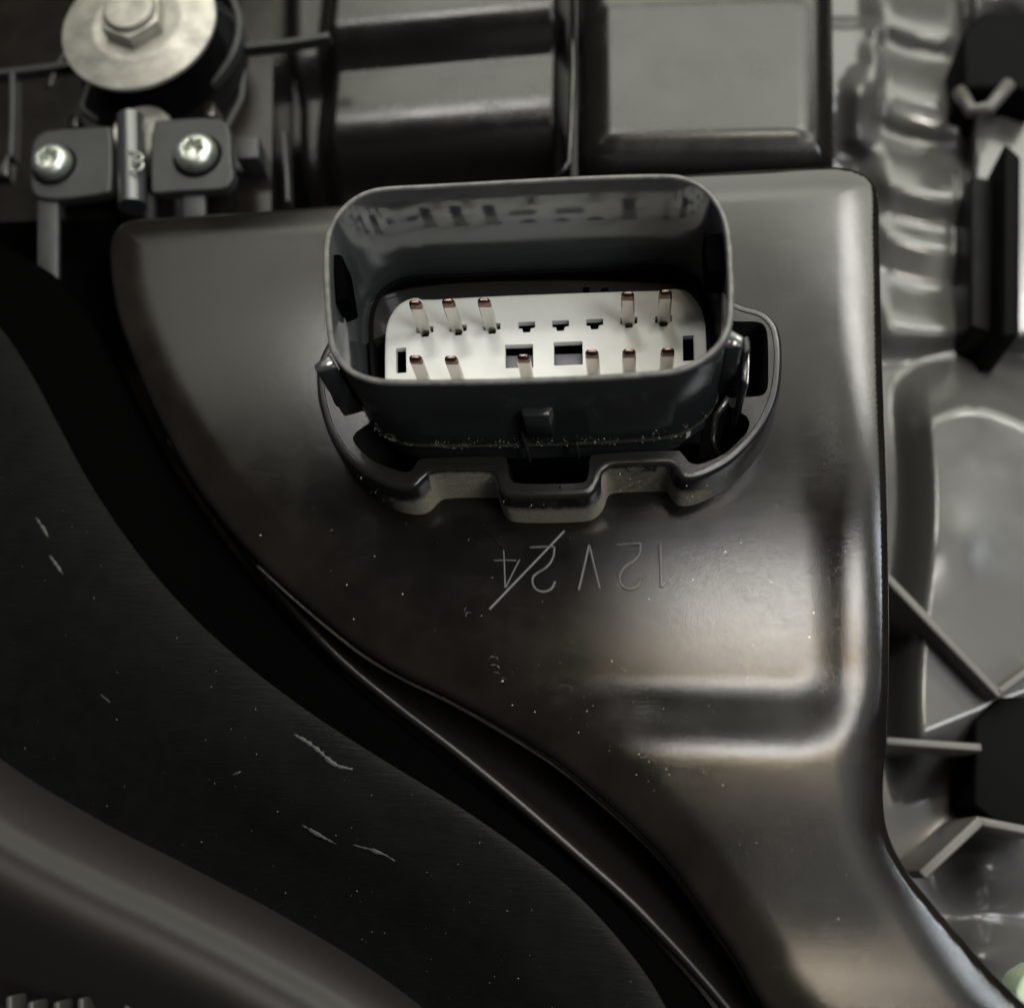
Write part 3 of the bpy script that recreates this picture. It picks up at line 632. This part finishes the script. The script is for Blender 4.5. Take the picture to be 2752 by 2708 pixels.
V, Fc = [], []
c1 = lambda x, y: P(x/2.1156, y/2.1156, ZB+0.25)
for s in ([(735, 868), (790, 870), (822, 905), (790, 920), (755, 915)], [(755, 925), (800, 928), (822, 935), (800, 975), (740, 982)]):
    q = resample(chaikin([c1(*k)[:2] for k in s], 2, False), 0.03, False); tube([(x, y, ZB+0.27) for x, y in q], 0.022, 8, True, V, Fc)
mesh('raised_mark', V, Fc, SCREW, br)
def torx(name, c, r, label, rot=0.0, lean=(0, 0)):
    t = tag(empty(name, c), label, 'screw', 'torx screws in the bracket')
    lathe('screw_collar', [(r*1.22, -0.4), (r*1.22, -0.02), (r*1.18, 0.01), (r*0.9, 0.012)], c, BRACK if False else BLACK, t, 48)
    prof = [(r*0.97, 0.0), (r, 0.05), (r*0.97, 0.13), (r*0.88, 0.20), (r*0.72, 0.25), (r*0.56, 0.27)]
    n = 72; V = []; Fc = []
    for pr, z in prof:
        for k in range(n): an = 2*math.pi*k/n; V.append((c[0]+pr*math.cos(an), c[1]+pr*math.sin(an), c[2]+z))
    for pr, z in ((0.47, 0.262), (0.44, 0.24), (0.42, 0.10), (0.12, 0.06), (0.01, 0.05)):
        for k in range(n):
            an = 2*math.pi*k/n; s = 1+0.13*math.cos(6*(an+rot)) if pr > 0.2 else 1
            V.append((c[0]+r*pr*s*math.cos(an), c[1]+r*pr*s*math.sin(an), c[2]+z))
    for i in range(len(prof)+4):
        for k in range(n): j = (k+1) % n; Fc.append((i*n+k, i*n+j, (i+1)*n+j, (i+1)*n+k))
    o = mesh('screw_head', V, Fc, SCREW, t, angle=45)
    return t
torx('torx_screw', tuple(P(146, 445, ZB)), 0.375, 'shiny round star-socket screw in the left ear of the grey bracket', 0.3)
torx('torx_screw', tuple(P(531, 420, ZB)), 0.40, 'shiny round star-socket screw in the right ear of the grey bracket', 0.1)

# ================================================================== blurred casting on the right
rcst = tag(empty('rear_casting', P(2550, 1300, -4)), 'glossy black ribbed casting lying deeper along the right edge', 'casting')
us = np.arange(2180, 2960, 7.0); vs = np.arange(-260, 2960, 7.0)
U, Vv = np.meshgrid(us, vs)
def g(x, c, s): return np.exp(-((x-c)/s)**2)
VV = Vv-(U-2480)*0.22+0.0012*(U-2480)**2
Z = np.full_like(U, -6.0)
chan = sst(U, 2290, 2400)*(1-sst(U, 2572, 2604))*(1-sst(Vv, 880, 980))
bow = 0.16*np.abs(U-2470)/100
prof_v = [(-260, .1), (-60, .1), (30, .45), (95, .62), (150, .25), (205, .55), (270, .75), (350, .55), (385, .22), (450, .55), (520, .75), (575, .45), (610, .30), (655, .50), (700, .34), (770, .12), (815, .30), (880, .55), (2960, .55)]
Z += chan*(np.interp(VV, [p[0] for p in prof_v], [p[1] for p in prof_v])*0.9)
ker = np.exp(-(np.arange(-6, 7)/3.0)**2); ker /= ker.sum()
Z = np.apply_along_axis(lambda c: np.convolve(np.pad(c, 6, 'edge'), ker, 'valid'), 0, Z)
Z += 0.9*(1-sst(U, 2352, 2384))*sst(Vv, 45, 80)*(1-sst(Vv+0.8*(U-2300), 180, 420))
Z += 0.6*g(U, 2310, 38)*sst(Vv, 160, 260)*(1-sst(Vv, 370, 430))
Z += 0.9*sst(U, 2590, 2625)*(1-sst(Vv, 895, 960))
Z += 0.35*g(U, 2590, 12)*sst(Vv, 430, 460)*(1-sst(Vv, 730, 780))
Z -= 1.3*g(U, 2690, 85)*g(Vv, 130, 95)
bl = sst(U-20*np.sin(Vv/170), 2385, 2500)*sst(Vv-0.5*np.sqrt((U-2620)**2+70**2), 870, 1080)*(1-sst(Vv+0.4*(U-2500), 1950, 2150))
Z += 1.4*bl+0.06*g(U, 2560, 90)*g(Vv, 1050, 100)+0.05*g(U, 2570, 80)*g(Vv, 1480, 110)
Z += 0.9*g(U, 2640, 90)*g(Vv, 2560, 60)+0.8*sst(Vv, 2500, 2720)
Z += 1.0*g(U, 2660, 90)*g(Vv, 2330, 80)
D = np.array([[tuple(P(u, v, z)) for u, v, z in zip(ru, rv, rz)] for ru, rv, rz in zip(U, Vv, Z)])
a, b = D.shape[:2]; Fc = [(i*b+j, (i+1)*b+j, (i+1)*b+j+1, i*b+j+1) for i in range(a-1) for j in range(b-1)]
mesh('casting_shell', D.reshape(-1, 3), Fc, BACK, rcst)
for p, q, wd, zt in (((2380, 1545), (2692, 1868), 0.16, -4.0), ((2680, 1862), (2800, 1775), 0.14, -4.0), ((2380, 1990), (2640, 2008), 0.14, -4.1), ((2640, 2200), (2478, 2352), 0.17, -3.9), ((2630, 2205), (2800, 2238), 0.15, -4.0)):
    boxp('web_rib', strip(P(*p, zt), P(*q, zt), wd), -6.6, zt, RIBM, rcst, 0.04, 3)
boxp('hex_boss', PP([(2625, 1935), (2690, 1870), (2830, 1870), (2830, 2230), (2690, 2215), (2622, 2160)], -4.4), -6.5, -4.5, BLACK, rcst, 0.06, 3)
arm = tag(empty('black_arm', P(2680, 650, -2.5)), 'matt black upright arm at the right edge above the glossy casting', 'arm')
boxp('arm_face', PP([(2700, 380), (2745, 420), (2742, 900), (2695, 905)], -3.8), -6.4, -3.8, BLACK, arm, 0.08, 3)
boxp('arm_flange', PP([(2606, 470), (2690, 480), (2688, 905), (2606, 880)], -4.6), -6.4, -4.6, DUCT, arm, 0.1, 3)
boxp('arm_hook', PP([(2585, 90), (2640, 30), (2800, 30), (2800, 260), (2730, 235), (2590, 235)], -4.2), -6.4, -4.2, BLACK, arm, 0.12, 4)
V, Fc = tube([P(2578, 245, -4.4), P(2610, 300, -4.3), P(2660, 290, -4.2), P(2712, 225, -4.1)], 0.15, 12); mesh('arm_bead', V, Fc, RIBM, arm)
clip = boxp('plastic_clip', PP([(2728, 2668), (2748, 2622), (2800, 2590), (2850, 2720), (2738, 2700)], -1.8), -2.6, -1.8, GREEN, None, 0.08, 4)
tag(clip, 'pale green plastic clip just showing in the bottom right corner', 'clip')

# ================================================================== dust and grit
V, Fc = [], []
def speck(p, r):
    b0 = len(V); n = 5
    V.append((p[0], p[1], p[2]+r*random.uniform(.7, 1.2)))
    for k in range(n):
        a_ = 2*math.pi*k/n+random.random(); q = r*random.uniform(.6, 1.3); V.append((p[0]+q*math.cos(a_), p[1]+q*math.sin(a_), p[2]-r*0.1))
    for k in range(n): Fc.append((b0, b0+1+k, b0+1+(k+1) % n))
spots = [(1155, 752), (570, 644), (1013, 898), (1048, 1072), (935, 617), (1297, 944), (1703, 1055), (1757, 860)]
for x, y in spots: speck(P(400+x/1.904, 1100+y/1.904, 0.0), 0.014)
for x, y, r in ((1367, 970, .028), (1535, 1062, .022), (690, 745, .025), (1453, 635, .015), (1083, 765, .016), (1111, 825, .018), (97, 248, .02), (485, 510, .012), (145, 370, .013), (528, 400, .013), (262, 405, .012), (655, 145, .013), (1840, 700, .018), (1670, 972, .016), (1760, 884, .018)):
    speck(P(1300+x/1.904, 1700+y/1.904, 0.05), r)
for i in range(170):
    u, v = random.uniform(560, 2330), random.uniform(1350, 2500)
    if random.random() < 0.35: u, v = random.gauss(1600, 170), random.gauss(2080, 120)
    w_ = P(u, v, 0)
    q = np.array([[w_.x, w_.y]])
    if inside(q, MO)[0] and dist(q, MO)[0] > 0.5:
        speck((w_.x, w_.y, float(panel_z(q, dist(q, MO))[0])), random.choice([.004, .005, .006, .009]))
for i in range(150):
    i_, j_ = random.randint(27, 50), random.randint(5, 155); p = G[i_, j_]; speck(p, random.choice([.003, .004, .005, .008]))
for i in range(900):   # grit along the socket foot and collar
    k = random.randint(0, len(RO)-1); x, y = RO[k]
    if y < cyf+0.05 and random.random() < 0.25+0.75*math.sin(x*3.1)**2: speck((x+random.gauss(0, .02), y-random.uniform(0, .03), ZC+abs(random.gauss(0, .16))), random.choice([.004, .006, .008, .012]))
for i in range(160):
    k = random.randint(0, len(CO)-1); x, y = CO[k]
    if y < yd: speck((x, y-0.03-random.uniform(0, .03), random.uniform(0.0, 0.9)), random.choice([.006, .008, .013]))
tag(mesh('grit', V, Fc, SPECK, None, False), 'pale grit and dust specks scattered over the dark plastic', 'grit', kind='stuff')
